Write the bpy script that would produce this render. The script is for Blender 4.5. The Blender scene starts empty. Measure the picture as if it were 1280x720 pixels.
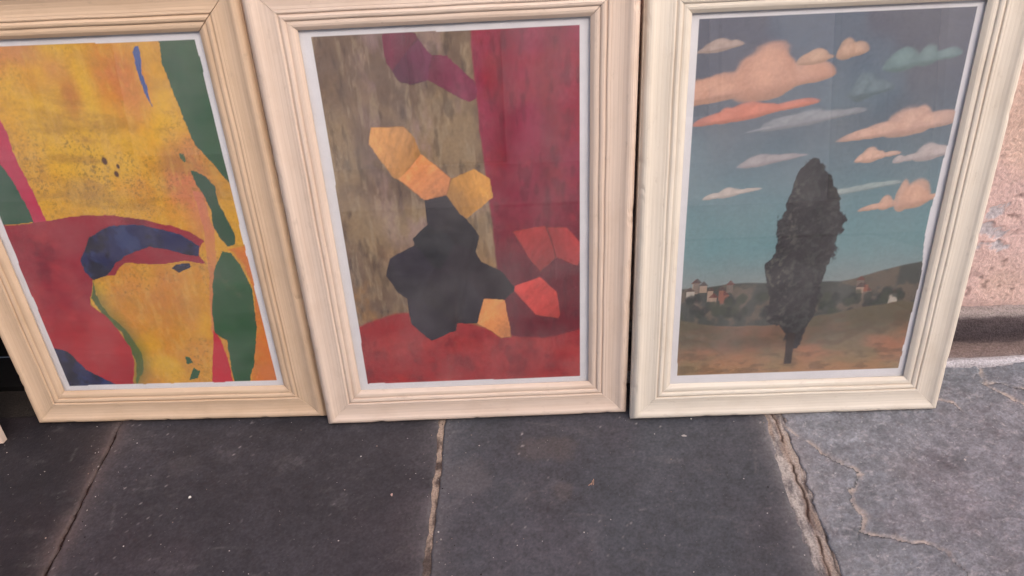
import bpy, math, random
import numpy as np
from mathutils import Matrix, Vector

S = bpy.context.scene
C = S.collection
R = math.radians
random.seed(4)

# ------------------------------------------------------------------ camera
cam_d = bpy.data.cameras.new('camera')
cam = bpy.data.objects.new('camera', cam_d); C.objects.link(cam)
PITCH, ROLL, CAM_H = 0.6845, -0.0555, 1.2295
cam_d.lens = 36 * 886.3 / 1280; cam_d.sensor_width = 36
cam_d.clip_start = 0.02; cam_d.clip_end = 500
fw = Vector((0, math.cos(PITCH), -math.sin(PITCH)))
rt = Vector((1, 0, 0)); up = rt.cross(fw)
r2 = rt * math.cos(ROLL) + up * math.sin(ROLL)
u2 = -rt * math.sin(ROLL) + up * math.cos(ROLL)
M = Matrix((r2, u2, -fw)).transposed().to_4x4(); M.translation = Vector((0, 0, CAM_H))
cam.matrix_world = M
S.camera = cam

# ------------------------------------------------------------------ light
SUN_EL, SUN_AZ = R(40), R(148)          # azimuth from north (+Y), clockwise: behind the camera, to the right
w = bpy.data.worlds.new('World'); S.world = w; w.use_nodes = True
nt = w.node_tree; bg = nt.nodes['Background']
sky = nt.nodes.new('ShaderNodeTexSky'); sky.sky_type = 'NISHITA'; sky.sun_disc = False
sky.sun_elevation = SUN_EL; sky.sun_rotation = SUN_AZ
sky.air_density = 1.0; sky.dust_density = 5.0; sky.ozone_density = 0.6
nt.links.new(sky.outputs[0], bg.inputs[0]); bg.inputs[1].default_value = 0.13
sd = bpy.data.lights.new('sun', 'SUN'); sd.energy = 1.05; sd.angle = R(62); sd.color = (1.0, 0.93, 0.90)
so = bpy.data.objects.new('sun', sd); C.objects.link(so)
dirv = Vector((math.sin(SUN_AZ) * math.cos(SUN_EL), math.cos(SUN_AZ) * math.cos(SUN_EL), math.sin(SUN_EL)))
so.rotation_euler = dirv.to_track_quat('Z', 'Y').to_euler()
S.view_settings.view_transform = 'Standard'; S.view_settings.look = 'None'
S.view_settings.gamma = 1; S.view_settings.exposure = 0.93
S.cycles.max_bounces = 8; S.cycles.transparent_max_bounces = 12

# ------------------------------------------------------------------ numpy helpers
_rng = np.random.default_rng(7)
_T = _rng.random((16, 64, 64))
def vnoise(x, y, s=0):
    t = _T[s % 16]
    xi = np.floor(x).astype(int); yi = np.floor(y).astype(int)
    fx = x - xi; fy = y - yi
    fx = fx * fx * (3 - 2 * fx); fy = fy * fy * (3 - 2 * fy)
    a = t[xi % 64, yi % 64]; b = t[(xi + 1) % 64, yi % 64]
    c = t[xi % 64, (yi + 1) % 64]; d = t[(xi + 1) % 64, (yi + 1) % 64]
    return (a * (1 - fx) + b * fx) * (1 - fy) + (c * (1 - fx) + d * fx) * fy
def fbm(x, y, s=0, o=4, g=0.5):
    v = 0; a = 1; n = 0
    for k in range(o):
        v = v + a * vnoise(x * 2 ** k + 17.3 * k, y * 2 ** k + 9.1 * k, s + k); n += a; a *= g
    return v / n
def ss(a, b, x):
    t = np.clip((x - a) / (b - a), 0, 1); return t * t * (3 - 2 * t)
def lin(c):
    c = np.asarray(c, float) / 255
    return np.where(c <= 0.04045, c / 12.92, ((c + 0.055) / 1.055) ** 2.4)
def inpoly(x, y, P):
    r = np.zeros(x.shape, bool); n = len(P)
    for i in range(n):
        x0, y0 = P[i]; x1, y1 = P[(i + 1) % n]
        if y0 == y1: continue
        c = ((y0 > y) != (y1 > y)) & (x < (x1 - x0) * (y - y0) / (y1 - y0) + x0)
        r ^= c
    return r
def polydist(x, y, P):
    best = np.full(x.shape, 9.0); side = np.zeros(x.shape)
    for (x0, y0), (x1, y1) in zip(P[:-1], P[1:]):
        dx, dy = x1 - x0, y1 - y0
        t = np.clip(((x - x0) * dx + (y - y0) * dy) / (dx * dx + dy * dy), 0, 1)
        d = np.hypot(x - x0 - t * dx, y - y0 - t * dy)
        s = np.sign((x - x0) * dy - (y - y0) * dx)
        m = d < best; best = np.where(m, d, best); side = np.where(m, s, side)
    return best, side

# ------------------------------------------------------------------ mesh helpers
def mesh_obj(name, V, F, m=None, parent=None, smooth=False, cols=None, uvs=None):
    me = bpy.data.meshes.new(name)
    me.from_pydata([tuple(v) for v in V], [], [tuple(f) for f in F])
    if cols is not None:
        a = me.color_attributes.new('Col', 'FLOAT_COLOR', 'POINT')
        cc = np.ones((len(V), 4)); cc[:, :3] = cols
        a.data.foreach_set('color', cc.ravel())
    if uvs is not None:
        l = me.uv_layers.new(name='UVMap')
        idx = np.zeros(len(me.loops), int); me.loops.foreach_get('vertex_index', idx)
        l.data.foreach_set('uv', np.asarray(uvs)[idx].ravel())
    if smooth: me.polygons.foreach_set('use_smooth', [True] * len(me.polygons))
    if m: me.materials.append(m)
    o = bpy.data.objects.new(name, me); C.objects.link(o)
    if parent: o.parent = parent
    return o
def tag(o, label=None, cat=None, group=None, kind=None):
    for k, v in (('label', label), ('category', cat), ('group', group), ('kind', kind)):
        if v: o[k] = v
    return o
def empty(name, loc=(0, 0, 0), rot=(0, 0, 0)):
    o = bpy.data.objects.new(name, None); C.objects.link(o)
    o.location = loc; o.rotation_euler = rot; o.empty_display_size = 0.1
    return o
def grid_faces(nx, ny):
    i = np.arange((nx - 1) * (ny - 1)); a = (i // (nx - 1)) * nx + i % (nx - 1)
    return np.stack([a, a + 1, a + nx + 1, a + nx], 1).tolist()
def box_vf(x0, x1, y0, y1, z0, z1):
    V = [(x0, y0, z0), (x1, y0, z0), (x1, y1, z0), (x0, y1, z0), (x0, y0, z1), (x1, y0, z1), (x1, y1, z1), (x0, y1, z1)]
    F = [(0, 3, 2, 1), (4, 5, 6, 7), (0, 1, 5, 4), (1, 2, 6, 5), (2, 3, 7, 6), (3, 0, 4, 7)]
    return V, F
def box(name, b, m, parent=None):
    return mesh_obj(name, *box_vf(*b), m, parent)

# ------------------------------------------------------------------ materials
def mat(name, rough=0.7, spec=0.4):
    m = bpy.data.materials.new(name); m.use_nodes = True
    b = m.node_tree.nodes['Principled BSDF']
    b.inputs['Roughness'].default_value = rough
    b.inputs['Specular IOR Level'].default_value = spec
    return m, m.node_tree, b
def N(t, kind, **kw):
    n = t.nodes.new(kind)
    for k, v in kw.items():
        if k.startswith('_'): setattr(n, k[1:], v)
        else: n.inputs[k].default_value = v
    return n
def noise(t, vec, scale, detail=5, rough=0.55):
    n = N(t, 'ShaderNodeTexNoise', Scale=scale, Detail=detail, Roughness=rough)
    t.links.new(vec, n.inputs['Vector']); return n.outputs['Fac']
def ramp(t, fac, stops):
    r = t.nodes.new('ShaderNodeValToRGB'); e = r.color_ramp.elements
    while len(e) < len(stops): e.new(0.5)
    for k, (p, c) in enumerate(stops):
        e[k].position = p; e[k].color = (*c, 1) if len(c) == 3 else c
    t.links.new(fac, r.inputs[0]); return r.outputs[0]
def mix(t, a, b, fac, mode='MIX'):
    n = t.nodes.new('ShaderNodeMix'); n.data_type = 'RGBA'; n.blend_type = mode
    for s, v in ((0, fac), (6, a), (7, b)):
        if isinstance(v, bpy.types.NodeSocket): t.links.new(v, n.inputs[s])
        else: n.inputs[s].default_value = (*v, 1) if isinstance(v, tuple) else v
    return n.outputs[2]
def bump(t, b, h, strength=0.4, dist=0.002):
    n = N(t, 'ShaderNodeBump', Strength=strength, Distance=dist)
    t.links.new(h, n.inputs['Height']); t.links.new(n.outputs[0], b.inputs['Normal'])
def objvec(t):
    return t.nodes.new('ShaderNodeTexCoord').outputs['Object']
def mapping(t, vec, sc):
    n = t.nodes.new('ShaderNodeMapping'); n.inputs['Scale'].default_value = sc
    t.links.new(vec, n.inputs['Vector']); return n.outputs[0]

def wood_mat(name, tint, dark):
    m, t, b = mat(name, 0.5, 0.35)
    uv = t.nodes.new('ShaderNodeTexCoord').outputs['UV']
    g = noise(t, mapping(t, uv, (5, 420, 1)), 1.0, 4, 0.6)
    g2 = noise(t, mapping(t, uv, (2.2, 60, 1)), 1.0, 3, 0.5)
    base = mix(t, ramp(t, g, [(0.3, tuple(np.array(tint) * 0.90)), (0.62, tint), (0.85, tuple(np.minimum(np.array(tint) * 1.05, .85)))]), dark, ramp(t, g2, [(0.45, (0, 0, 0)), (0.8, (0.35,) * 3)]))
    blot = noise(t, mapping(t, uv, (9, 14, 1)), 1.0, 4, 0.6)
    base = mix(t, base, tuple(np.array(dark) * 0.85), ramp(t, blot, [(0.48, (0, 0, 0)), (0.75, (0.42,) * 3)]))
    at = t.nodes.new('ShaderNodeAttribute'); at.attribute_name = 'Col'
    col = mix(t, base, at.outputs['Color'], 1.0, 'MULTIPLY')
    sm = noise(t, mapping(t, uv, (26, 60, 1)), 1.0, 6, 0.75)
    col = mix(t, col, (0.36, 0.27, 0.21), ramp(t, sm, [(0.58, (0, 0, 0)), (0.74, (0.38,) * 3)]))
    nick = noise(t, mapping(t, uv, (90, 240, 1)), 1.0, 3, 0.6)
    col = mix(t, col, (0.30, 0.19, 0.12), ramp(t, nick, [(0.72, (0, 0, 0)), (0.76, (0.6,) * 3)]))
    sp = noise(t, mapping(t, uv, (260, 260, 1)), 1.0, 2, 0.5)
    col = mix(t, col, (0.22, 0.13, 0.08), ramp(t, sp, [(0.78, (0, 0, 0)), (0.84, (0.5,) * 3)]))
    t.links.new(col, b.inputs['Base Color'])
    bump(t, b, g, 0.25, 0.0006)
    return m
def vcol_mat(name, rough, spec, var=0.12, scale=400, bstr=0.2, bdist=0.001, speck=None, detail=5):
    m, t, b = mat(name, rough, spec)
    at = t.nodes.new('ShaderNodeAttribute'); at.attribute_name = 'Col'
    v = objvec(t)
    f = noise(t, v, scale, detail, 0.6)
    col = mix(t, at.outputs['Color'], ramp(t, f, [(0.25, (1 - var * 2,) * 3), (0.75, (1 + var * 2,) * 3)]), 1.0, 'MULTIPLY')
    if speck:
        c, th, sc, am = speck
        s = noise(t, v, sc, 2, 0.5)
        col = mix(t, col, c, ramp(t, s, [(th, (0, 0, 0)), (th + 0.05, (am,) * 3)]))
    t.links.new(col, b.inputs['Base Color'])
    bump(t, b, f, bstr, bdist)
    return m

M_WOOD = [wood_mat('pale_pine_a', (0.70, 0.51, 0.36), (0.58, 0.39, 0.24)),  # lightest on the right frame: some of the stronger light there is in the tint
          wood_mat('pale_pine_b', (0.75, 0.60, 0.50), (0.66, 0.48, 0.36)),
          wood_mat('pale_pine_c', (0.78, 0.70, 0.60), (0.72, 0.61, 0.49))]
M_PAPER = vcol_mat('printed_paper', 0.42, 0.35, 0.04, 900, 0.05, 0.0004)
M_SLATE = vcol_mat('slate_slab', 0.62, 0.4, 0.16, 160, 0.7, 0.002, ((0.34, 0.31, 0.30), 0.72, 210, 0.55))
M_ROUGH = vcol_mat('cleft_slate_slab', 0.6, 0.4, 0.14, 190, 0.9, 0.003, ((0.5, 0.47, 0.46), 0.68, 120, 0.5))
M_MORTAR = vcol_mat('mortar', 0.95, 0.1, 0.22, 260, 1.0, 0.004)
M_PLASTER = vcol_mat('pink_plaster', 0.9, 0.15, 0.10, 120, 0.8, 0.004)
M_GRIT = vcol_mat('grit', 0.9, 0.2, 0.2, 300, 0.3, 0.001)

def glass_mat():
    m = bpy.data.materials.new('picture_glass'); m.use_nodes = True; t = m.node_tree
    t.nodes.clear()
    out = t.nodes.new('ShaderNodeOutputMaterial'); mx = t.nodes.new('ShaderNodeMixShader')
    tr = t.nodes.new('ShaderNodeBsdfTransparent'); tr.inputs[0].default_value = (0.985, 0.99, 0.985, 1)
    gl = t.nodes.new('ShaderNodeBsdfGlossy'); gl.inputs['Roughness'].default_value = 0.012
    lw = t.nodes.new('ShaderNodeLayerWeight')
    pw = N(t, 'ShaderNodeMath', _operation='POWER'); pw.inputs[1].default_value = 5
    t.links.new(lw.outputs['Facing'], pw.inputs[0])
    fr = N(t, 'ShaderNodeMath', _operation='MULTIPLY_ADD'); fr.inputs[1].default_value = 0.95; fr.inputs[2].default_value = 0.042
    t.links.new(pw.outputs[0], fr.inputs[0])
    v = objvec(t)
    bp = N(t, 'ShaderNodeBump', Strength=0.12, Distance=0.001)
    t.links.new(noise(t, v, 5, 2, 0.4), bp.inputs['Height'])
    t.links.new(bp.outputs[0], gl.inputs['Normal'])
    # light dust, its pale film strengthened to imitate the reflected veil
    df = t.nodes.new('ShaderNodeBsdfDiffuse'); df.inputs[0].default_value = (0.7, 0.66, 0.66, 1)
    mx2 = t.nodes.new('ShaderNodeMixShader')
    t.links.new(ramp(t, noise(t, v, 7, 5, 0.6), [(0.35, (0.010,) * 3), (0.75, (0.075,) * 3)]), mx2.inputs[0])
    t.links.new(fr.outputs[0], mx.inputs[0]); t.links.new(tr.outputs[0], mx.inputs[1]); t.links.new(gl.outputs[0], mx.inputs[2])
    t.links.new(mx.outputs[0], mx2.inputs[1]); t.links.new(df.outputs[0], mx2.inputs[2])
    t.links.new(mx2.outputs[0], out.inputs[0])
    return m
M_GLASS = glass_mat()
def plain(name, col, rough=0.8, var=0.15, scale=8, bs=0.2, bd=0.01):
    m, t, b = mat(name, rough, 0.3)
    f = noise(t, objvec(t), scale, 6, 0.6)
    c = np.array(col)
    t.links.new(ramp(t, f, [(0.3, tuple(c * (1 - var))), (0.7, tuple(np.minimum(c * (1 + var), 0.95)))]), b.inputs['Base Color'])
    bump(t, b, f, bs, bd); return m
M_BACK = plain('backing_card', (0.10, 0.075, 0.05))
M_FAR_WALL = plain('cream_render', (0.80, 0.76, 0.72))
M_FAR_TRIM = plain('white_trim', (0.75, 0.73, 0.70), 0.6)
M_FAR_DARK = plain('dark_timber', (0.05, 0.04, 0.04), 0.6)
M_FAR_GLASS = plain('dark_pane', (0.04, 0.05, 0.06), 0.1)
M_STREET = plain('street_paving', (0.30, 0.28, 0.27), 0.85, 0.2, 5)

# ------------------------------------------------------------------ ground
V, F = box_vf(-60, 60, -60, 60, -0.20, -0.06)
tag(mesh_obj('ground', V, F, M_STREET), kind='structure')
floor = empty('floor'); tag(floor, kind='structure')
V, F = box_vf(-6, 6, -2.0, 1.3, -0.055, -0.012)
bed = mesh_obj('mortar_bed', V, F, M_MORTAR, floor, cols=np.tile(np.array((0.045, 0.038, 0.036)), (8, 1)))
# the joints run away from the camera; each is x as a function of y
J_SL = {1: (-0.9130, -0.003), 2: (-0.1795, 0.0415), 3: (0.5565, 0.054)}
def jx(j, y):
    if j in J_SL:
        a, b = J_SL[j]; return a + b * (y - 0.866)
    return {0: -1.65, 4: 1.31, 5: 2.05, -1: -2.4}[j] + 0 * y
HALF = {0: (.004, .004), 1: (.0025, .0025), 2: (.006, .006), 3: (.022, .014), 4: (.004, .004), 5: (.004, .004), -1: (.004, .004)}
CRACK_A = [(0.560, 1.0), (0.590, 0.955), (0.604, 0.936), (0.625, 0.902), (0.654, 0.876), (0.682, 0.851), (0.667, 0.823), (0.644, 0.813), (0.640, 0.78), (0.647, 0.753), (0.628, 0.721), (0.672, 0.703), (0.735, 0.689), (0.768, 0.675), (0.767, 0.65), (0.777, 0.626), (0.79, 0.60)]
CRACK_C = [(1.073, 1.15), (1.066, 1.11), (1.052, 1.072), (1.076, 1.033), (1.104, 0.999), (1.14, 0.97), (1.2, 0.93)]
CRACK_D = [(1.052, 1.072), (1.087, 1.065), (1.13, 1.043), (1.2, 1.01)]
CRACK_E = [(0.920, 1.035), (0.945, 1.022), (0.958, 1.019), (0.968, 1.0)]
TONE = {-1: (34, 30, 32), 0: (38, 34, 38), 1: (56, 53, 58), 2: (68, 69, 75), 3: (120, 121, 127), 4: (124, 118, 122)}
def slab(col, y0, y1, fine):
    res = (0.0026 if col == 3 else 0.004) if fine else 0.12
    nx = int(0.74 / res) + 2; ny = int((y1 - y0) / res) + 2
    T, U = np.meshgrid(np.linspace(0, 1, ny), np.linspace(0, 1, nx), indexing='ij')
    y = y0 + T * (y1 - y0)
    wob = (0.012 if col == 3 else 0.0045) if fine else 0
    xl = jx(col, y) + HALF[col][1] + wob * (fbm(y * 40, y * 0 + 3, col + 3, 4, .6) - .5) * 2
    xr = jx(col + 1, y) - HALF[col + 1][0] - wob * (fbm(y * 40, y * 0 + 9, col + 5, 4, .6) - .5) * 2
    x = xl + U * (xr - xl)
    y = y + (0.003 * (fbm(x * 40, x * 0, col, 3) - .5)) * ss(0.9, 1, T)
    e = np.minimum(np.minimum(x - xl, xr - x), np.minimum(y - y0, y1 - y))
    z = 0.0022 * (fbm(x * 5, y * 5, col, 3) - .5)
    tone = lin(TONE[col])
    c = np.ones(x.shape + (3,)) * tone
    n1 = fbm(x * 3, y * 3, col + 2, 5, .6); n2 = fbm(x * 14 + 5, y * 14, col + 4, 5, .62)
    n3 = fbm(x * 60, y * 60, col + 1, 3)
    c = c * (0.62 + 0.52 * n1 + 0.26 * n2)[..., None]
    warm = ss(.45, .7, fbm(x * 4 + 30, y * 4, col + 7, 4))[..., None]
    c = c * (1 + warm * np.array([.06, -.03, -.03]))
    if fine:
        c = c * (0.66 + 0.68 * fbm(x * 170, y * 170, col + 5, 3, .8))[..., None] * (0.70 + 0.60 * fbm(x * 45, y * 60, col + 9, 4, .7))[..., None] * (0.82 + 0.36 * fbm(x * 7 + 8, y * 7, col + 11, 4, .6))[..., None]
        sp = ss(.78, .88, fbm(x * 150 + 7 + 2 * fbm(x * 20, y * 20, 3, 2), y * 170 + 3 * fbm(x * 15, y * 15, 5, 2), col + 8, 3, .7))[..., None] * (.10 + .6 * ss(.5, .75, fbm(x * 8, y * 8, 6, 4)))[..., None]; c = c * (1 - sp) + lin((176, 168, 166)) * sp
        rs = random.Random(col + 70)
        for _ in range(7):
            qx, qy, qr = rs.uniform(jx(col, 1.), jx(col + 1, 1.)), rs.uniform(.6, 1.1), rs.uniform(.012, .07)
            dq = np.hypot((x - qx) / qr, (y - qy) / (qr * rs.uniform(.5, 1.2))) + 1.3 * (fbm(x * 22, y * 22, 9, 5, .65) - .5)
            k = (ss(1.1, .6, dq) * rs.uniform(.08, .28))[..., None]; c = c * (1 - k) + lin(rs.choice([(30, 26, 28), (120, 112, 112), (96, 84, 78)])) * k
        # dust and scuffs collected on the faces, pale and dry
        sc = ss(.56, .82, fbm(x * 14 + 3, y * 22, col + 6, 6, .75)) * (.3 + vnoise(x * 250, y * 250, 2))
        dust = 0.35 * sc
        if col == 3:
            z = z + 0.0050 * (fbm(x * 9, y * 12, 3, 5, .6) - .5) + 0.0018 * (fbm(x * 50, y * 60, 8, 4, .65) - .5)
            tr = fbm(x * 5 + 2, y * 6, 9, 4, .5) * 7
            z = z + 0.0012 * (np.floor(tr) + ss(.86, 1, tr % 1))
            c = c * (1 + 0.22 * ss(.9, 1, tr % 1))[..., None]
            c = c * (0.66 + 0.68 * fbm(x * 34, y * 46, 5, 5, .7))[..., None]
            hl = .6 * ss(.60, .74, fbm(x * 75 + 4, y * 110, 12, 4, .7))[..., None] * .5; c = c * (1 - hl) + lin((192, 184, 186)) * hl
            dk2 = ss(.60, .76, fbm(x * 26 + 4, y * 34, 13, 5, .7))[..., None] * .4; c = c * (1 - dk2) + lin((88, 80, 86)) * dk2
            wx = x + 0.022 * (fbm(x * 30, y * 30, 1, 5, .6) - .5); wy = y + 0.022 * (fbm(x * 30 + 9, y * 30, 2, 5, .6) - .5)
            for P, amp, wd in ((CRACK_A, .0022, .0028), (CRACK_C, .003, .0035), (CRACK_D, .002, .0025), (CRACK_E, .0015, .002)):
                d, s = polydist(wx, wy, P)
                z = z + amp * s * np.exp(-(d / .035)) * .6 - amp * .7 * np.exp(-(d / wd) ** 2)
                br = 1.5 * ss(.25, .75, fbm(x * 28, y * 28, 4, 4, .7)) + .1
                dd = np.clip(np.exp(-((d - .003) / (.002 + .006 * vnoise(x * 33, y * 33, 7))) ** 2) * (s < 0) * br, 0, 1.6)
                c = c * (1 - dd[..., None] * .55) + lin((190, 172, 160)) * dd[..., None] * .55
                dk = (np.exp(-((d) / .0026) ** 2) * .8 * (s >= 0) * ss(.3, .6, vnoise(x * 30 + 3, y * 30, 9)))[..., None]
                c = c * (1 - dk)
            # blue-grey near the wall, rosy towards the right
            rz = ss(.7, 1.1, x + 0.2 * n1)[..., None] * ss(1.12, .8, y)[..., None]
            c = c * (1 + rz * np.array([.03, -.015, .0]))
            bl = ss(.98, 1.13, y)[..., None]; c = c * (1 + bl * np.array([-.03, .05, .08]))
        else:
            z = z + 0.0007 * (fbm(x * 30, y * 30, col + 3, 4) - .5)
            for _ in range(5):
                pass
        # weathered, dusty margins along the joints
        for j, wdt, colr, a in ((1, .022, (118, 100, 96), .75), (2, .034, (126, 120, 122), .55), (3, .026, (160, 153, 154), .75)):
            d = np.abs(x - jx(j, y))
            if j == 3: d = np.where(x < jx(3, y), d - .022, d - .014)
            k = np.exp(-np.maximum(d, 0) / wdt * (1.6 if j == 3 else 1.2)) * (.25 + 1.0 * fbm(x * 22, y * 22, 11 + j, 4, .65)) * a
            k = np.clip(k * ss(.25, .65, fbm(x * 9, y * 9, j, 3) + .12), 0, .95)[..., None]
            c = c * (1 - k) + lin(colr) * k
        c = c * (1 - dust[..., None] * .35) + lin((150, 142, 142)) * dust[..., None] * .35
        # thin straight scratches
        rg = random.Random(col + 20)
        for _ in range(11):
            ax, ay = rg.uniform(jx(col, 1.), jx(col + 1, 1.)), rg.uniform(.6, 1.05); an = rg.uniform(-.5, .5) + (1.5 if rg.random() < .3 else 0); ln = rg.uniform(.01, .07)
            d, s = polydist(x, y, [(ax, ay), (ax + ln * math.cos(an), ay + ln * math.sin(an))])
            k = (np.exp(-(d / .0022) ** 2) * rg.uniform(.06, .22) * vnoise(x * 200, y * 200, 3))[..., None]
            c = c * (1 - k) + lin((175, 168, 165)) * k
    ed = 0.004 if fine else 0.01
    z = z - (0.0018 if col in (2, 3) else 0.0035) * np.clip(1 - e / ed, 0, 1) ** 2
    z = z - z.max() * 0.0
    top = np.stack([x, y, z], -1).reshape(-1, 3)
    # sides
    per = list(range(nx)) + [k * nx + nx - 1 for k in range(1, ny)] + [(ny - 1) * nx + k for k in range(nx - 2, -1, -1)] + [k * nx for k in range(ny - 2, 0, -1)]
    V = top.tolist(); F = grid_faces(nx, ny); n0 = len(V)
    for p in per: V.append((top[p][0], top[p][1], -0.045))
    L = len(per)
    for k in range(L): F.append((per[k], n0 + k, n0 + (k + 1) % L, per[(k + 1) % L]))
    cc = np.concatenate([c.reshape(-1, 3), np.tile(tone * .5, (L, 1))])
    return mesh_obj('slab', V, F, M_ROUGH if col == 3 else M_SLATE, floor, smooth=True, cols=cc)
for col in (-1, 0, 1, 2, 3, 4):
    slab(col, 0.42, 1.135, col in (0, 1, 2, 3))
    for a, b in ((-0.33, 0.412), (-1.08, -0.338), (-1.83, -1.088)): slab(col, a, b, False)

# mortar in the joints
def joint(j, wl, wr, y0, y1, fine_w, colfun, zfun):
    ny = int((y1 - y0) / 0.003); nx = max(6, int((wl + wr) / fine_w))
    T, U = np.meshgrid(np.linspace(y0, y1, ny), np.linspace(0, 1, nx), indexing='ij')
    x = jx(j, T) - wl + U * (wl + wr)
    z = zfun(x, T, U); c = colfun(x, T, U)
    V = np.stack([x, T, z], -1).reshape(-1, 3)
    return mesh_obj('mortar_joint', V.tolist(), grid_faces(nx, ny), M_MORTAR, floor, smooth=True, cols=c.reshape(-1, 3))
def c1(x, y, u): return lin((58, 44, 42)) * (0.4 + 0.8 * fbm(x * 50, y * 50, 1))[..., None]
joint(1, .010, .010, .3, 1.14, .002, c1, lambda x, y, u: -0.0075 + .002 * fbm(x * 90, y * 90, 2))
def c2(x, y, u):
    n = fbm(x * 70, y * 45, 4, 4)
    k = ss(.35, .7, n)[..., None]
    return lin((92, 80, 76)) * (1 - k) + lin((168, 148, 134)) * k
joint(2, .013, .013, .3, 1.14, .0015, c2, lambda x, y, u: -0.0052 + .0045 * fbm(x * 60, y * 40, 5, 4) - .002 * (np.abs(u - .78) < .1))
def crackx(y): return 0.016 * (fbm(y * 8, y * 0 + 1, 6, 6, .68) - .5) * 2 - 0.001 + .0025 * (vnoise(y * 140, y * 0, 8) - .5)
def c3(x, y, u):
    n = fbm(x * 60, y * 24, 7, 5, .7); k = ss(.3, .7, n)[..., None]
    c = lin((104, 98, 100)) * (1 - k) + lin((184, 174, 168)) * k
    k = ss(.45, .7, fbm(x * 50, y * 12, 10, 4))[..., None] * .6; c = c * (1 - k) + lin((170, 148, 132)) * k
    d = np.abs(x - jx(3, y) - crackx(y)) + .004 * ss(.62, .75, vnoise(y * 26, y * 0 + 6, 12))
    t = np.exp(-(d / .006) ** 2)[..., None] * .55
    c = c * (1 - t) + lin((150, 118, 98)) * t
    t = np.exp(-(d / (.0010 + .0022 * vnoise(y * 30, y * 0, 3))) ** 2)[..., None] * .85
    c = c * (1 - t) + lin((48, 34, 32)) * t
    d2 = np.abs(x - jx(3, y) - .013 - .011 * (fbm(y * 12, y * 0 + 4, 8, 6, .65) - .5) * 2)
    t = np.exp(-(d2 / .0016) ** 2)[..., None] * .75 * ss(.3, .5, vnoise(y * 14, y * 0 + 2, 5))[..., None]
    return c * (1 - t) + lin((66, 58, 60)) * t
def z3(x, y, u):
    d = np.abs(x - jx(3, y) - crackx(y)) + .004 * ss(.62, .75, vnoise(y * 26, y * 0 + 6, 12)); d2 = np.abs(x - jx(3, y) - .013 - .011 * (fbm(y * 12, y * 0 + 4, 8, 6, .65) - .5) * 2)
    return -0.0018 + .0050 * fbm(x * 26, y * 16, 9, 5, .6) - .003 * np.exp(-(d / .0016) ** 2) - .003 * np.exp(-(d2 / .002) ** 2) - .0015 * (2 * np.abs(u - .45)) ** 6
joint(3, .032, .028, .3, 1.14, .0016, c3, z3)
joint(4, .012, .012, .3, 1.14, .003, c1, lambda x, y, u: -0.0065 + 0 * x)
joint(0, .012, .012, .3, 1.14, .003, c1, lambda x, y, u: -0.0065 + 0 * x)

# ------------------------------------------------------------------ pink wall with its ledge
WALL_ROT = -0.022
wall = empty('pink_wall', (0, 1.272, 0), (0, 0, WALL_ROT))
tag(wall, 'rough pink plastered wall with grey stone ledge at its foot behind the frames', 'wall')
def wall_sheet(x0, x1, z0, z1, res):
    nx = int((x1 - x0) / res) + 1; nz = int((z1 - z0) / res) + 1
    Z, X = np.meshgrid(np.linspace(z0, z1, nz), np.linspace(x0, x1, nx), indexing='ij')
    h = 0.008 * (fbm(X * 6, Z * 6, 2, 3) - .5) + 0.0045 * (fbm(X * 25, Z * 30, 4, 5, .58) - .5)
    pits = ss(.70, .80, fbm(X * 60, Z * 60, 6, 3)); h = h - .003 * pits
    c = lin((232, 200, 186)) * (0.78 + 0.42 * fbm(X * 5, Z * 5, 8, 5, .6))[..., None]
    pk = ss(.45, .65, fbm(X * 3 + 2, Z * 3, 9, 4))[..., None]
    c = c * (1 - pk) + lin((228, 196, 190)) * pk
    c = c * (1 - .25 * pits)[..., None]
    fl = np.zeros(X.shape)
    for cx, cz, rx, rz in ((1.055, .300, .045, .020), (1.075, .262, .040, .012), (1.050, .345, .020, .020), (1.10, .25, .02, .01)):
        d = np.hypot((X - cx) / rx, (Z - cz) / rz) * .9 + 3.2 * (fbm(X * 45, Z * 60, 10, 5, .65) - .45)
        fl = np.maximum(fl, ss(.95, .65, d))
    h = h - .002 * fl; c = c * (1 - fl[..., None]) + lin((205, 196, 200)) * fl[..., None]
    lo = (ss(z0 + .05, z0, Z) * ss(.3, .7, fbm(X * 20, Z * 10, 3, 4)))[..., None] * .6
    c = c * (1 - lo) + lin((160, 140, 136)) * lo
    V = np.stack([X, -h, Z], -1).reshape(-1, 3)
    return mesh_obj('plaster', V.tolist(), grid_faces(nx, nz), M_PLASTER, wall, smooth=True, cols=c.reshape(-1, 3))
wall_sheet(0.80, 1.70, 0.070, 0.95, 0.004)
wall_sheet(-0.55, 0.80, 0.070, 0.95, 0.03); wall_sheet(-3.5, -1.95, 0.070, 0.95, 0.03); wall_sheet(-3.5, -1.95, 0.95, 2.2, 0.05)
wall_sheet(1.70, 4.0, 0.070, 0.95, 0.03)
wall_sheet(-0.55, 4.0, 0.95, 2.2, 0.05); wall_sheet(-3.5, 4.0, 2.2, 3.2, 0.05)
for mx0, mx1, mz0, mz1 in ((-3.5, -1.95, -.05, 2.2), (-0.55, 4.0, -.05, 2.2), (-3.5, 4.0, 2.201, 3.2)):
    V, F = box_vf(mx0, mx1, 0.008, 0.30, mz0, mz1)
    mesh_obj('masonry', V, F, M_PLASTER, wall, cols=np.tile(lin((190, 140, 128)), (8, 1)))
door = empty('assumed_door', (0, 1.272, 0), (0, 0, WALL_ROT))  # assumed door, added to keep the gap behind the frames black
tag(door, 'assumed black door, added to darken the gap behind the far left frames', 'door')
M_BLACK = plain('gap_black', (0.006, 0.005, 0.006), 0.95, 0.2, 30)
for k in range(10):
    box('plank', (-1.949 + k * .14, -1.949 + k * .14 + .137, .035, .075, .006, 2.195), M_BLACK, door)
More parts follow.
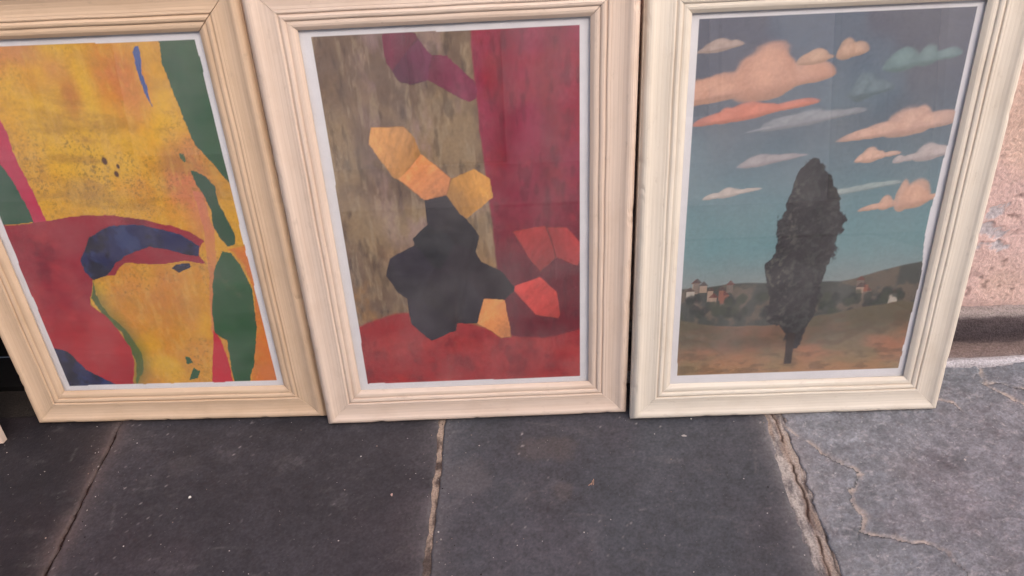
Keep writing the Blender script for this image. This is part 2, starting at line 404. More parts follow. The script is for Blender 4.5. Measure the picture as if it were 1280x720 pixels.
box('door_back', (-1.949, -.551, .076, .09, .006, 2.195), M_BLACK, door)
box('threshold', (-1.949, -.551, -.07, .034, -.03, .004), M_BLACK, door)
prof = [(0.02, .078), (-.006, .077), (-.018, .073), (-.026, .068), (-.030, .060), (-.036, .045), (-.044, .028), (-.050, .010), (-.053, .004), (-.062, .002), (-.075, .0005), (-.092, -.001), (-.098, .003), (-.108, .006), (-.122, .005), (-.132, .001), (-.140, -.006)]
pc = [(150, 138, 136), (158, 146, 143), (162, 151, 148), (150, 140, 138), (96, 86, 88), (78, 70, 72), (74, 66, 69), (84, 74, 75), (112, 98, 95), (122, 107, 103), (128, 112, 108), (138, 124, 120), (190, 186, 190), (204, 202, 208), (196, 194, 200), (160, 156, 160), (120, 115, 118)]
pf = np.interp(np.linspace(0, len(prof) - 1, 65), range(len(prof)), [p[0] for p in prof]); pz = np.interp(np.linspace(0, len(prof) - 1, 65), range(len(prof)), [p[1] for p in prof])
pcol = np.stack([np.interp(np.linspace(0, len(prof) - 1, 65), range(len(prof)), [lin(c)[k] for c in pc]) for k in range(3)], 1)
def ledge(x0, x1, res):
    n = int((x1 - x0) / res) + 1; xs = np.linspace(x0, x1, n)
    X, K = np.meshgrid(xs, np.arange(65), indexing='ij')
    wobx = fbm(X * 12, K * .12, 5, 4, .6) - .5
    kk = np.clip(K + 5.5 * (fbm(X * 16, K * .16, 6, 4, .6) - .5), 0, 64)
    Y = pf[K] + .010 * wobx * ss(0, 8, K) - 0.0; Z = pz[K] + .004 * (fbm(X * 35, K * .3, 7, 4, .6) - .5)
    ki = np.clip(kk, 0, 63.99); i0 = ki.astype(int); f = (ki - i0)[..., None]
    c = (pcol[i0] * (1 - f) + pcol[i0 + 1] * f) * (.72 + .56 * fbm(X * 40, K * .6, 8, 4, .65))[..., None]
    V = np.stack([X, Y, Z], -1).reshape(-1, 3)
    return mesh_obj('stone_ledge', V.tolist(), grid_faces(65, n), M_MORTAR, wall, smooth=True, cols=c.reshape(-1, 3))
ledge(0.85, 1.6, .004); ledge(-0.55, 0.85, .03); ledge(-3.5, -1.95, .03); ledge(1.6, 4.0, .03)

# ------------------------------------------------------------------ pictures
SW, SH, MW = 0.50, 0.7511, 0.0836
PROFILE = [(0.0, 0.0, 0), (0.0, 0.0135, .30), (0.0012, 0.0150, .45), (0.0022, 0.0152, .75), (0.0030, 0.0175, .25), (0.0055, 0.0212, .05), (0.0090, 0.0236, 0), (0.0130, 0.0242, 0), (0.0170, 0.0233, 0),
           (0.0210, 0.0212, .05), (0.0270, 0.0192, .12), (0.0350, 0.0180, .10), (0.0430, 0.0178, .08), (0.0475, 0.0184, .1), (0.0488, 0.0182, .3), (0.0500, 0.0186, .15), (0.0525, 0.0190, 0), (0.0545, 0.0183, .2), (0.0552, 0.0166, .7), (0.0566, 0.0166, .7), (0.0575, 0.0172, .3),
           (0.0605, 0.0187, 0), (0.0640, 0.0182, 0), (0.0662, 0.0170, .2), (0.0668, 0.0152, .6), (0.0682, 0.0149, .5), (0.0695, 0.0153, .1), (0.0730, 0.0157, 0), (0.0770, 0.0148, .05), (0.0808, 0.0122, .15), (0.0836, 0.0102, .4),
           (0.0836, 0.0078, .7), (0.0756, 0.0078, .8), (0.0756, 0.0, .8)]
OW, OH = SW + 2 * MW, SH + 2 * MW
def rail(side, parent, m, gap, seed):
    rg = random.Random(seed)
    n = 90; V = []; uv = []; cl = []
    dents = [(rg.uniform(.02, .9), rg.uniform(.003, .009), rg.uniform(.0005, .0016)) for _ in range(7)]
    stain = np.array((0.62, 0.46, 0.36)); P = len(PROFILE)
    for i in range(n + 1):
        t = i / n
        for a, k, s in PROFILE:
            l0, l1 = a + gap, (OW if side in 'bt' else OH) - a - gap
            p = l0 + t * (l1 - l0)
            a2 = a + 0.0003 * math.sin(p * 31 + seed) * (.0002 < a < .08)
            for dp, dw, dd in dents:
                if a < .012: k = k - dd * math.exp(-((p - dp) / dw) ** 2) * (k > .013); a2 += dd * .6 * math.exp(-((p - dp) / dw) ** 2) * (k > .010)
            if side == 'b': q = (p - OW / 2, -k, a2)
            elif side == 't': q = (OW / 2 - p, -k, OH - a2)
            elif side == 'l': q = (-OW / 2 + a2, -k, OH - p)
            else: q = (OW / 2 - a2, -k, p)
            V.append(q); uv.append((p + seed * 1.7, a + seed * 0.31))
            st = s * (0.55 + 0.45 * math.sin(p * 9 + seed * 2 + a * 70))
            st = max(0, min(1, st * 0.6))
            cl.append(np.ones(3) * (1 - st) + stain * st)
    F = []
    for i in range(n):
        for j in range(P):
            a, b = i * P + j, i * P + (j + 1) % P
            F.append((a, b, b + P, a + P))
    F.append(tuple(range(P))[::-1]); F.append(tuple(n * P + j for j in range(P)))
    o = mesh_obj('rail', V, F, m, parent, cols=np.array(cl), uvs=uv)
    return o

# ---- what is printed on the sheets (u to the right, v upwards, over the sight opening)
def paper_border(u, v, Q, wob):
    (tlx, tly), (trx, try_), (brx, bry), (blx, bly) = Q
    le = blx + (tlx - blx) * v + wob[0](v); re = brx + (trx - brx) * v + wob[1](v)
    bo = bly + (bry - bly) * u + wob[2](u); to = tly + (try_ - tly) * u
    return (u > le) & (u < re) & (v > bo) & (v < to)
def over(c, mask, rgb, k=1.0):
    a = (mask * k)[..., None] if np.ndim(k) == 0 else (mask * k)[..., None]
    return c * (1 - a) + lin(rgb) * a
def print_abstract(u, v):
    wx = u + .014 * (fbm(u * 22, v * 30, 1, 4, .6) - .5); wy = v + .010 * (fbm(u * 22 + 8, v * 30, 2, 4, .6) - .5)
    n = fbm(u * 3, v * 4, 3, 5, .6); c = np.ones(u.shape + (3,)) * lin((226, 168, 50))
    c = over(c, ss(.45, .7, n), (220, 146, 50)); c = over(c, ss(.5, .75, fbm(u * 4 + 9, v * 5, 5, 4)), (234, 184, 54), .8)
    c = over(c, ss(.5, 1.0, v) * ss(.42, .65, fbm(u * 3 + 4, v * 4, 6, 4)), (214, 140, 88), .8)
    for cx, cy, rr, cc in ((.67, .90, .12, (214, 118, 76)), (.46, .86, .06, (192, 112, 74)), (.80, .62, .12, (218, 120, 92)), (.62, .30, .16, (212, 136, 62))):
        d = np.hypot(u - cx, (v - cy) * .8) / rr; c = over(c, ss(1.1, .1, d + .7 * (fbm(u * 12, v * 9, 8, 4) - .5)), cc, .75)
    dk = ss(.55, .72, fbm(u * 110, v * 150, 4, 3, .8)) * ss(1., .2, np.hypot((u - .42) / .46, (v - .68) / .18)) * (.3 + ss(.4, .6, fbm(u * 9, v * 12, 6, 3)))
    c = over(c, np.clip(dk, 0, 1), (98, 78, 42), .6)
    sm = ss(.46, .72, fbm(u * 5, v * 26 + 2 * fbm(u * 3, v * 3, 5, 2), 12, 5, .6)) * ss(.45, .1, np.abs(v - .62)); c = over(c, sm, (172, 124, 52), .55)
    c = over(c, ss(.60, .70, fbm(u * 130, v * 180, 14, 3, .8)) * ss(.4, .65, fbm(u * 6, v * 8, 13, 4)), (110, 84, 44), .5)
    c = over(c, ss(.5, .8, fbm(u * 26, v * 44, 8, 5, .7)), (190, 136, 56), .45); c = over(c, ss(.5, .75, fbm(u * 60, v * 25, 9, 4)), (228, 180, 88), .35)
    for cx, cy, r in ((.515, .70, .011), (.545, .665, .009), (.56, .685, .007)):
        c = over(c, ss(1.2, .7, np.hypot(u - cx, v - cy) / r), (88, 52, 36))
    P = dict(
     green_tr=[(.848, .99), (.832, .936), (.844, .881), (.864, .783), (.875, .736), (.925, .68), (.971, .629), (1.01, .628), (1.0, 1.0)],
     blue_stroke=[(.757, .973), (.743, .963), (.734, .933), (.737, .902), (.744, .864), (.755, .829), (.757, .877), (.752, .914), (.768, .956), (.768, .973)],
     dot1=[(.805, .716), (.808, .7), (.819, .691), (.83, .692), (.825, .71)],
     strip_a=[(.832, .664), (.843, .625), (.864, .59), (.875, .551), (.863, .51), (.884, .469), (.9, .453), (.935, .462), (.941, .488), (.927, .529), (.909, .579), (.91, .623), (.883, .649), (.849, .667)],
     strip_b=[(.873, .438), (.813, .374), (.759, .24), (.75, .181), (.795, .156), (.776, .057), (.776, .0), (.84, .0), (.887, .08), (.937, .201), (.956, .316), (.937, .393), (.909, .437)],
     crim=[(.746, .193), (.667, .0), (.768, .0), (.773, .095), (.772, .157)],
     orange=[(.898, .447), (.923, .436), (.952, .393), (.96, .304), (.929, .177), (.848, .0), (1, 0), (1, .2), (.973, .456)],
     salmon=[(.823, .611), (.82, .491), (.79, .353), (.734, .182), (.756, .169), (.792, .297), (.839, .406), (.863, .51), (.858, .61)],
     red=[(-.064, .553), (.041, .535), (.159, .539), (.311, .554), (.482, .554), (.588, .537), (.695, .52), (.772, .497), (.813, .472), (.783, .45), (.775, .429), (.794, .402), (.711, .415), (.59, .407), (.462, .417), (.399, .378), (.308, .37), (.256, .286), (.308, .25), (.341, .19), (.366, .141), (.351, .079), (.3, -.02), (-.059, -.02)],
     blue=[(.454, .525), (.351, .492), (.288, .43), (.279, .392), (.307, .366), (.367, .374), (.431, .416), (.47, .436), (.583, .46), (.665, .448), (.731, .43), (.772, .429), (.785, .455), (.727, .493), (.648, .51), (.582, .522), (.512, .526)],
     blue2=[(.646, .395), (.67, .405), (.722, .406), (.729, .395), (.667, .379)],
     gedge=[(.305, .364), (.272, .309), (.302, .239), (.349, .19), (.36, .129), (.362, .079), (.325, .0), (.388, .066), (.4, .128), (.382, .177), (.355, .22), (.313, .262), (.296, .32)],
     blue3=[(.01, .151), (.078, .135), (.126, .071), (.203, .031), (.258, .0), (.0, -.02)],
     dots=[(.59, .11), (.59, .077), (.616, .082), (.613, .103)], dots2=[(.61, .064), (.575, .024), (.615, .028), (.635, .056)],
     gleft=[(-.1, .80), (.08, .80), (.118, .713), (.143, .627), (.155, .54), (-.08, .535)],
     cstrip=[(.12, .9), (.171, .853), (.177, .814), (.181, .784), (.179, .712), (.186, .67), (.206, .54), (.155, .537), (.143, .627), (.112, .703), (.06, .76)])
    m = {k: inpoly(wx, wy, p).astype(float) for k, p in P.items()}
    q = lambda s, a=8: (fbm(u * a, v * a * 1.3, s, 5, .65))
    c = over(c, m['salmon'], (214, 124, 98), .75 * (.4 + q(1)))
    c = over(c, m['gleft'], (44, 88, 66)); c = over(c, m['cstrip'], (196, 46, 84))
    c = over(c, m['green_tr'], (52, 92, 64)); c = over(c, m['green_tr'] * ss(.4, .7, q(2, 5)), (76, 102, 74), .6)
    c = over(c, m['orange'], (222, 122, 48)); c = over(c, m['orange'] * ss(.45, .7, q(3)), (216, 148, 62), .6)
    c = over(c, m['gedge'], (52, 92, 50), .9)
    gd = np.clip(1 - polydist(wx, wy, P['gedge'][5:13])[0] / .05, 0, 1) * (wx > .3) * (wy < .4)
    c = over(c, gd, (92, 110, 44), .6)
    c = over(c, m['red'], (160, 40, 58)); rq = ss(.42, .7, q(4, 5)); c = over(c, m['red'] * rq, (188, 56, 62), .7)
    c = over(c, m['red'] * ss(.52, .75, q(9, 7)), (118, 34, 52), .7)
    c = over(c, m['red'] * ss(.30, .22, v), (190, 34, 44), .6)
    c = over(c, m['crim'], (206, 36, 58)); c = over(c, m['strip_a'], (46, 84, 62))
    c = over(c, m['strip_b'], (48, 92, 60)); c = over(c, m['strip_b'] * ss(.45, .62, q(5, 6)), (96, 98, 74), .55)
    for b in ('blue', 'blue2', 'blue3'):
        c = over(c, m[b], (42, 46, 92)); c = over(c, m[b] * ss(.5, .62, q(6, 12)), (58, 76, 126), .6); c = over(c, m[b] * ss(.47, .62, q(7, 7)), (26, 24, 42), .85)
    c = over(c, m['blue_stroke'], (74, 96, 160)); c = over(c, m['dot1'], (84, 108, 74)); c = over(c, m['dots'], (34, 92, 56)); c = over(c, m['dots2'], (34, 92, 56))
    return c
# plain faceted colour fields of my own in the same colours
def print_colour_fields(u, v):
    rg = np.random.default_rng(12); pts = []
    while len(pts) < 95:
        p = rg.random(2) * np.array([1.1, 1.1]) - .05
        if all(abs(p[0] - q[0]) + abs(p[1] - q[1]) * 1.2 > .098 for q in pts): pts.append(p)
    pts = np.array(pts)
    wx = u + .012 * (fbm(u * 12, v * 16, 1, 5, .6) - .5); wy = v + .010 * (fbm(u * 12 + 8, v * 16, 2, 5, .6) - .5)
    sx, sy = wx + .35 * wy, wy * 1.25
    px, py = pts[:, 0] + .35 * pts[:, 1], pts[:, 1] * 1.25
    b1 = np.full(u.shape, 9.); b2 = b1.copy(); ix = np.zeros(u.shape, int)
    for k in range(len(pts)):
        d = np.hypot(sx - px[k], sy - py[k])
        m = d < b1; b2 = np.where(m, b1, np.minimum(b2, d)); ix = np.where(m, k, ix); b1 = np.where(m, d, b1)
    def base(x, y):
        if ((x - .43) / .20) ** 2 + ((y - .38) / .21) ** 2 < 1: return (40, 33, 43)
        if y < .20 + .05 * math.sin(6 * x): return (166, 42, 48)
        if (abs(y - .645 + .3 * (x - .4)) < .045 and .22 < x < .62) or ((x - .60) ** 2 + (y - .24) ** 2 < .008): return (212, 152, 82)
        if ((x - .36) / .13) ** 2 + ((y - .90) / .09) ** 2 < 1: return (112, 44, 68)
        if x > .60:
            if abs(y - .80 + .9 * (x - .6) * 1.3) < .05 or abs(x - .86 + .1 * y) < .035 and y < .5: return (196, 68, 64)
            return (142, 40, 62) if y > .52 else (104, 28, 42)
        if x < .25 and y < .45: return (150, 116, 70)
        return (122, 102, 84) if rg.random() < .7 else (152, 124, 124)
    acc = np.array([1.0 if base(*p) in ((40, 33, 43), (212, 152, 82), (112, 44, 68), (196, 68, 64)) else 0.0 for p in pts])
    cols = np.array([lin(base(*p)) * (.72 + .6 * rg.random()) * (1 + .10 * rg.standard_normal(3)) for p in pts]).clip(0, .9)
    c = cols[ix]
    bgm = acc[ix]
    an = rg.random(len(pts)) * 3.14; ca, sa = np.cos(an)[ix], np.sin(an)[ix]
    g = (sx - px[ix]) * ca + (sy - py[ix]) * sa
    c = c * (1 + 3.2 * np.clip(g, -.08, .08))[..., None]
    br = fbm((u * ca + v * sa) * 70, (-u * sa + v * ca) * 14, 4, 4, .65)
    c = c * (.72 + .56 * br)[..., None]
    c = c * (.84 + .32 * fbm(u * 9, v * 9, 7, 5, .6))[..., None]
    # painted ground behind the facets: mottled ochre-grey, draped crimson, red below
    n = fbm(u * 4, v * 4, 1, 5, .6); q = lambda s_, a=8, b=11: fbm(u * a, v * b, s_, 5, .65)
    g = np.ones(u.shape + (3,)) * lin((118, 94, 78))
    g = over(g, ss(.38, .62, n), (152, 126, 96)); g = over(g, ss(.5, .72, fbm(u * 46, v * 16, 2, 4, .6)), (172, 150, 122), .5); g = over(g, ss(.55, .75, fbm(u * 50 + 5, v * 20, 3, 4)), (70, 54, 48), .5)
    g = over(g, ss(.40, .60, q(4, 5, 4)) * ss(.3, .6, v) * ss(.12, .3, u), (172, 140, 142), .7); g = over(g, ss(.5, .3, v) * ss(.4, .62, q(5, 6, 6)), (168, 120, 62), .7)
    ex = ss(-.005, .005, wx - .61 - .02 * np.sin(v * 5)); r = np.ones(u.shape + (3,)) * lin((138, 34, 58))
    fold = .5 + .5 * np.sin((u - .14 * v) * 34 + 7 * fbm(u * 2, v * 3, 6, 3))
    r = over(r, fold * ss(.45, .8, v), (168, 54, 88), .6); r = over(r, ss(.42, .7, q(7, 6, 9)), (156, 36, 48), .6); r = over(r, ss(.55, .35, v), (96, 26, 40), .75)
    r = over(r, ss(.5, .7, fbm(u * 50, v * 22, 8, 4)), (84, 24, 40), .35)
    g = g * (1 - ex[..., None]) + r * ex[..., None]
    t = ss(.006, -.006, wy - .20 - .05 * np.sin(6 * wx)); g = over(g, t, (164, 40, 46)); g = over(g, t * ss(.42, .66, q(10, 5, 14)), (184, 58, 56), .6); g = over(g, t * ss(.5, .72, q(11, 7, 8)), (112, 26, 38), .5)
    c = c * bgm[..., None] + g * (1 - bgm[..., None])
    c = c * (.80 + .40 * fbm(u * 75, v * 55, 6, 4, .7))[..., None]
    e = ss(.007, .001, b2 - b1) * ss(.35, .65, fbm(u * 14, v * 14, 9, 3)) * bgm
    c = over(c, e * .6, (48, 30, 36))
    return c
# a plain landscape of my own in the same colours: cloudy dusk sky, dark tree, brown field
def print_landscape(u, v):
    u0, v0 = u, v
    c = np.ones(u.shape + (3,)) * lin((116, 138, 150))
    c = over(c, ss(.55, 1.0, v), (102, 112, 130)); c = over(c, ss(.40, .55, fbm(u * 2, v * 3, 1, 4)) * ss(.5, .9, v), (104, 100, 112), .6)
    c = over(c, ss(.65, .40, v), (112, 150, 156), .8); c = over(c, ss(.42, .27, v), (148, 146, 144), .7)
    rg = random.Random(11)
    for cx, cy, wx, wy, col in ((.30, .83, .36, .050, (206, 158, 138)), (.22, .76, .22, .022, (210, 132, 112)), (.52, .89, .16, .020, (196, 160, 140)), (.82, .87, .14, .03, (118, 140, 144)),
                                (.80, .71, .20, .036, (208, 170, 156)), (.90, .64, .13, .018, (190, 176, 176)), (.70, .64, .10, .014, (212, 174, 158)), (.18, .56, .12, .010, (196, 182, 176)), (.86, .52, .15, .034, (212, 168, 148)), (.30, .64, .16, .012, (168, 160, 164)), (.45, .74, .20, .016, (150, 152, 160)), (.62, .80, .12, .03, (112, 128, 138)), (.12, .92, .12, .012, (178, 156, 148)), (.68, .56, .18, .010, (156, 168, 170))):
        base = cy + .10 * (u - cx)
        for k in range(10):
            bx = cx + rg.uniform(-1, 1) * wx * .75; bw = wx * rg.uniform(.18, .5); bh = wy * rg.uniform(.7, 1.9) * (1.2 - abs(bx - cx) / wx)
            d = np.hypot((u - bx) / bw, (v - base) / np.where(v > base, bh, bh * .35)) + .35 * (fbm(u * 16, v * 26, k, 4) - .5)
            c = over(c, ss(1.02, .82, d), col, .80); c = over(c, ss(.7, .2, np.hypot((u - bx) / bw, (v - base - bh * .4) / bh)), tuple(min(255, x + 20) for x in col), .5); c = over(c, ss(1.0, .85, d) * ss(base + bh * .1, base - bh * .3, v), tuple(int(x * .78) for x in col), .5)
    # far hill, field
    hz = .285 + .035 * fbm(u * 3, u * 0 + 1, 3, 4) + .05 * ss(.65, 1., u); far = ss(hz + .003, hz - .003, v)
    c = over(c, far, (66, 70, 66)); c = over(c, far * ss(.45, .6, fbm(u * 14, v * 22, 4, 4)), (112, 96, 82), .7)
    rh = random.Random(8)
    for k in range(16):
        hx, hy = rh.uniform(.02, .30) if k < 11 else rh.uniform(.72, .96), rh.uniform(.245, .30); hw, hh = rh.uniform(.010, .022), rh.uniform(.008, .018)
        c = over(c, (np.abs(u - hx) < hw) & (np.abs(v - hy) < hh), rh.choice([(176, 150, 132), (150, 92, 74), (196, 184, 172), (120, 104, 96)]), .85)
        c = over(c, (v > hy + hh) & (v < hy + hh + .014 - .7 * np.abs(u - hx)) , rh.choice([(110, 58, 50), (84, 66, 62)]), .85)
    for k in range(60):
        bx, by = rh.uniform(0, 1), rh.uniform(.205, .27); c = over(c, ss(1.1, .6, np.hypot((u - bx) / .022, (v - by) / .016) + .8 * (fbm(u * 50 + k, v * 60, k, 3) - .5)), rh.choice([(42, 52, 44), (58, 66, 52), (36, 42, 42)]), .85)
    h2 = .20 - .03 * np.sin(u * 5) + .01 * fbm(u * 12, u * 0, 5); f2 = ss(h2 + .004, h2 - .004, v)
    c = over(c, f2, (126, 108, 84)); c = over(c, f2 * ss(.35, .6, fbm(u * 4, v * 12, 6, 5)), (172, 112, 86), .85)
    c = over(c, f2 * ss(.09, .03, np.abs(v - h2 + .02)) * .6, (54, 62, 52), .8)
    c = over(c, f2 * ss(.12, .02, v), (176, 142, 96), .5); c = over(c, f2 * ss(.5, .7, fbm(u * 16, v * 60, 7, 4)), (96, 76, 60), .5)
    # tall dark tree standing a little right of the middle
    tw = np.interp(v, [.09, .14, .2, .35, .5, .6, .66], [.03, .05, .10, .135, .12, .07, .0])
    d = np.abs(u - .50 - .012 * np.sin(v * 17)) - tw + .10 * (fbm(u * 13, v * 15, 8, 5, .65) - .5)
    c = over(c, ss(.004, -.004, d) * (v > .10) * (v < .665), (34, 30, 36)); lf = fbm(u * 60, v * 80, 9, 4, .75); c = over(c, ss(.0, -.01, d) * (v > .10) * (v < .66) * ss(.5, .62, lf), (62, 66, 62), .7); c = over(c, ss(.0, -.02, d) * (v > .10) * (v < .66) * ss(.58, .66, lf) * ss(.5, .42, u), (104, 98, 88), .5)
    c = over(c, ss(.02, .012, np.abs(u - .50)) * (v > .05) * (v < .15), (46, 32, 28))
    return c

def sheet(parent, design, Q, wob, ripple, seed):
    pad = 0.006; nx, nz = 312, 440
    Vv, Uu = np.meshgrid(np.linspace(-pad / SH, 1 + pad / SH, nz), np.linspace(-pad / SW, 1 + pad / SW, nx), indexing='ij')
    if design:
        c = design(Uu, Vv)
        c = c * (.93 + .14 * vnoise(Uu * 150, Vv * 210, seed))[..., None]
    else: c = np.ones(Uu.shape + (3,)) * lin((150, 120, 90))
    pm = paper_border(Uu, Vv, Q, wob)
    c = np.where(pm[..., None], np.clip(c * 1.02 + 0.006, 0, .85), np.array((0.86, 0.83, 0.88)))
    h = 0.0012 * (fbm(Uu * 2, Vv * 3, seed, 2) - .5) + ripple(Uu, Vv)
    h = np.clip(h, -.0020, .0020)
    X = (Uu - .5) * SW; Z = MW + Vv * SH; Y = -(0.0033 + h)
    return mesh_obj('poster', np.stack([X, Y, Z], -1).reshape(-1, 3).tolist(), grid_faces(nx, nz), M_PAPER, parent, smooth=True, cols=c.reshape(-1, 3))

def picture(loc, yaw, lean, wood, label, design, Q, wob, ripple, seed, gaps):
    r = empty('picture_frame', (loc[0], loc[1], 0.0005), (-lean, 0, yaw))
    tag(r, label, 'picture frame', 'pale wooden picture frames leaning on the wall')
    for k, s in enumerate('btlr'): rail(s, r, wood, gaps[k], seed * 7 + k)
    V, F = box_vf(-SW / 2 - .0075, SW / 2 + .0075, -0.0075, -0.0057, MW - .0075, MW + SH + .0075)
    mesh_obj('glass_pane', V, F, M_GLASS, r)
    V, F = box_vf(-SW / 2 - .0075, SW / 2 + .0075, -0.0006, 0.001, MW - .0075, MW + SH + .0075)
    mesh_obj('backing_board', V, F, M_BACK, r)
    sheet(r, design, Q, wob, ripple, seed)
    return r
Z0 = lambda t: 0 * t
edge = lambda s, a: (lambda t: a * (fbm(t * 14, t * 0 + s, s, 3) - .5))
calm = lambda u, v: 0.0004 * (fbm(u * 3, v * 22, 3, 3) - .5)
def rippled(u, v): return 0.0020 * (fbm(u * 1.6 + .3 * np.sin(v * 9), v * 20, 6, 3, .5) - .5) + .00025 * np.sin(v * 60 + 3 * fbm(u * 2, v * 2, 2, 2)) * ss(.8, .4, v)
picture((-0.7690, 1.1082), -0.0400, 0.1892, M_WOOD[0], 'pale wooden frame with yellow, red, blue and green abstract print, left of the crimson one', print_abstract,
        [(.027, .985), (.972, .981), (.967, .013), (.022, .013)], (edge(1, .006), edge(2, .004), edge(3, .003)), rippled, 1, (.0003, .0007, .0003, .0007))
picture((-0.0945, 1.0639), -0.0195, 0.2044, M_WOOD[1], 'pale wooden frame with mostly crimson print, middle of the three large pictures', print_colour_fields,
        [(.040, .983), (.963, .982), (.964, .013), (.033, .018)], (Z0, Z0, edge(4, .002)), calm, 2, (.0002, .0004, .0003, .0002))
picture((0.5785, 1.0266), -0.0282, 0.2459, M_WOOD[2], 'pale wooden frame with blue-grey cloudy sky print, standing beside the pink wall', print_landscape,
        [(.028, .986), (.976, .986), (.981, .024), (.031, .023)], (Z0, (lambda t: .020 * (fbm(t * 7, t * 0 + 5, 5, 2) - .5) - .004 * np.sin(t * 16)), edge(6, .002)), calm, 3, (.0002, .0003, .0003, .0002))
picture((-1.4915, 1.0790), -0.0400, 0.1880, M_WOOD[1], 'pale wooden frame at the far left edge, only its bottom corner showing', None,
        [(.03, .98), (.97, .98), (.97, .02), (.03, .02)], (Z0, Z0, Z0), calm, 4, (.0003, .0003, .0003, .0003))

# ------------------------------------------------------------------ small litter on the slabs
def chip(name, x, y, r, col, label, cat, stretch=1.0, seed=0):
    rg = random.Random(seed); V = []; n = 8
    for k in range(n):
        a = 2 * math.pi * k / n; q = r * rg.uniform(.7, 1.2)
        V.append((math.cos(a) * q * stretch, math.sin(a) * q, 0))
    for k in range(n): V.append((V[k][0] * .6, V[k][1] * .6, r * rg.uniform(.4, .7)))
    F = [(k, (k + 1) % n, n + (k + 1) % n, n + k) for k in range(n)] + [tuple(range(n, 2 * n)), tuple(range(n))[::-1]]
    o = mesh_obj(name, V, F, M_GRIT, cols=np.tile(lin(col), (16, 1))); o.location = (x, y, .0008); o.rotation_euler = (0, 0, rg.uniform(0, 3))
    return tag(o, label, cat)
chip('paint_chip', -.687, .883, .0028, (225, 218, 210), 'small white paint chip on the dark slab under the yellow abstract picture', 'chip', 1.3, 1)
chip('paint_chip', .353, .970, .0030, (176, 168, 165), 'flat pale chip just in front of the cloudy sky picture frame', 'chip', 1.7, 2)
chip('paint_chip', -.268, .862, .0026, (205, 170, 160), 'pinkish chip on the slab left of the middle tan joint', 'chip', 1.4, 3)
chip('pebble', .905, .868, .0036, (190, 178, 172), 'pale pebble on the rough light grey slab at right', 'pebble', 1.3, 4)
sp = empty('splinter_bunch', (.141, .863, .0012)); tag(sp, 'few short wood splinters lying on the dark centre slab', 'splinters')
for k, (dx, dy, an, ln) in enumerate(((0, 0, 1.3, .011), (.003, .001, 1.45, .014), (-.004, -.003, .6, .010))):
    V, F = box_vf(-ln / 2, ln / 2, -.0006, .0006, 0, .0012)
    o = mesh_obj('splinter', V, F, M_GRIT, sp, cols=np.tile(lin((178, 142, 122)), (8, 1))); o.location = (dx, dy, .0013 * (k % 2)); o.rotation_euler = (0, 0, an)
rg = random.Random(3); V = []; F = []; cl = []
for k in range(420):
    x, y = rg.uniform(-1.3, 1.2), rg.uniform(.58, 1.09)
    if rg.random() < .35: x = rg.choice([-.913, -.18, .55]) + rg.gauss(0, .03)
    r = min(.0022, .0006 * math.exp(abs(rg.gauss(0, .6)))); b = len(V)
    V += [(x - r, y, .0004), (x, y - r * rg.uniform(.6, 1.3), .0004), (x + r, y, .0004), (x, y + r, .0004), (x, y, .0006 + r * .8)]
    F += [(b, b + 1, b + 4), (b + 1, b + 2, b + 4), (b + 2, b + 3, b + 4), (b + 3, b, b + 4)]
    cl += [lin(rg.choice([(170, 160, 155), (150, 130, 118), (200, 192, 188), (40, 34, 34)]))] * 5
tag(mesh_obj('grit', V, F, M_GRIT, cols=np.array(cl)), 'scattered pale grit and crumbs on the slate floor', 'grit', kind='stuff')

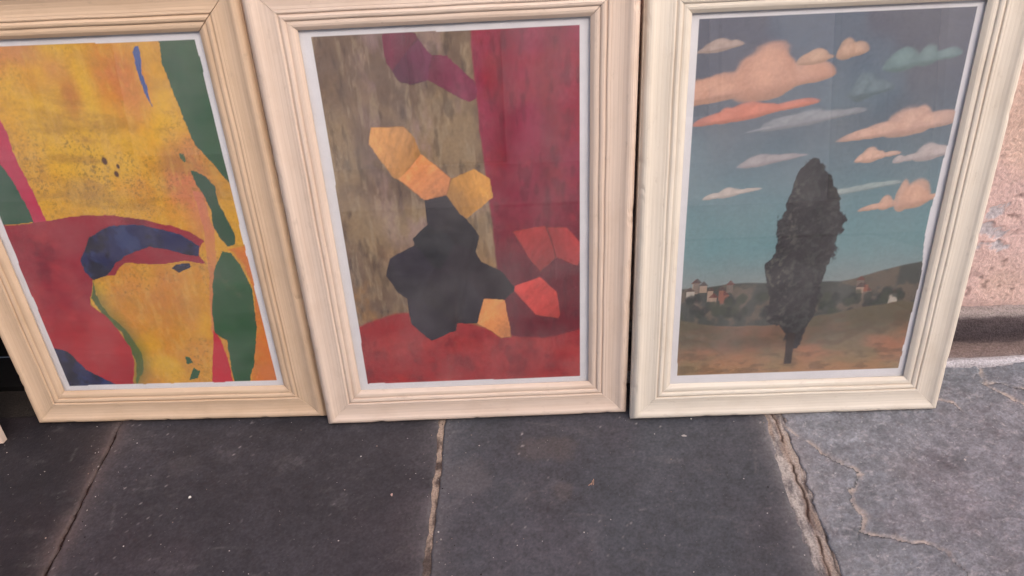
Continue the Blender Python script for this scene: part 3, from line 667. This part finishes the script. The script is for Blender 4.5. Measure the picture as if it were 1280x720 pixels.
# ------------------------------------------------------------------ the other side of the street (seen only mirrored in the glass)
far = empty('street_building', (0, -5.0, -0.06)); tag(far, 'cream rendered building across the street, mirrored in the picture glass', 'building')
ops = [(-5.6, -4.5, 0.0, 2.3, 'd'), (-3.4, -2.3, .9, 2.3, 'w'), (-1.2, -0.2, 0.0, 2.4, 'd'), (0.9, 1.9, .9, 2.3, 'w'), (3.0, 4.1, 0.0, 2.4, 'd'), (5.2, 6.3, .9, 2.3, 'w')]
ops += [(a, b, 3.3, 4.7, 'w') for a, b, *_ in ops]
xs = sorted({-8, 8, *[o[0] for o in ops], *[o[1] for o in ops]}); zs = [0, .9, 2.3, 2.4, 3.3, 4.7, 5.6]
V = []; F = []
def quad(*p):
    b = len(V); V.extend(p); F.append((b, b + 1, b + 2, b + 3))
for x0, x1 in zip(xs[:-1], xs[1:]):
    for z0, z1 in zip(zs[:-1], zs[1:]):
        if not any(o[0] <= x0 and x1 <= o[1] and o[2] <= z0 and z1 <= o[3] for o in ops):
            quad((x0, 0, z0), (x0, 0, z1), (x1, 0, z1), (x1, 0, z0))
for a, b, c, d, k in ops:
    quad((a, 0, c), (a, 0, d), (a, -.2, d), (a, -.2, c)); quad((b, 0, d), (b, 0, c), (b, -.2, c), (b, -.2, d))
    quad((a, 0, d), (b, 0, d), (b, -.2, d), (a, -.2, d)); quad((a, 0, c), (a, -.2, c), (b, -.2, c), (b, 0, c))
mesh_obj('wall', V, F, M_FAR_WALL, far)
box('roof', (-8.2, 8.2, -4, .3, 5.6, 5.8), M_FAR_TRIM, far)
box('rear_wall', (-8, 8, -4, -3.9, 0, 5.59), M_FAR_WALL, far)
for a, b, c, d, k in ops:
    if k == 'd':
        o = box('door', (a + .01, b - .01, -.17, -.13, c + .01, d - .01), M_FAR_DARK, far)
        for q in (0, 1):
            for z in (.3, 1.3): box('panel', (a + .12 + q * .5, a + .48 + q * .5, -.13, -.115, z, z + .8), M_FAR_DARK, o)
    else:
        o = box('window', (a + .01, b - .01, -.17, -.15, c + .01, d - .01), M_FAR_GLASS, far)
        for bx in ((a + .01, a + .09, -.15, -.10, c + .01, d - .01), (b - .09, b - .01, -.15, -.10, c + .01, d - .01), ((a + b) / 2 - .04, (a + b) / 2 + .04, -.15, -.10, c + .1, d - .1)):
            box('window_frame', bx, M_FAR_TRIM, o)
        box('sill', (a - .08, b + .08, .003, .10, c - .07, c - .003), M_FAR_TRIM, o)
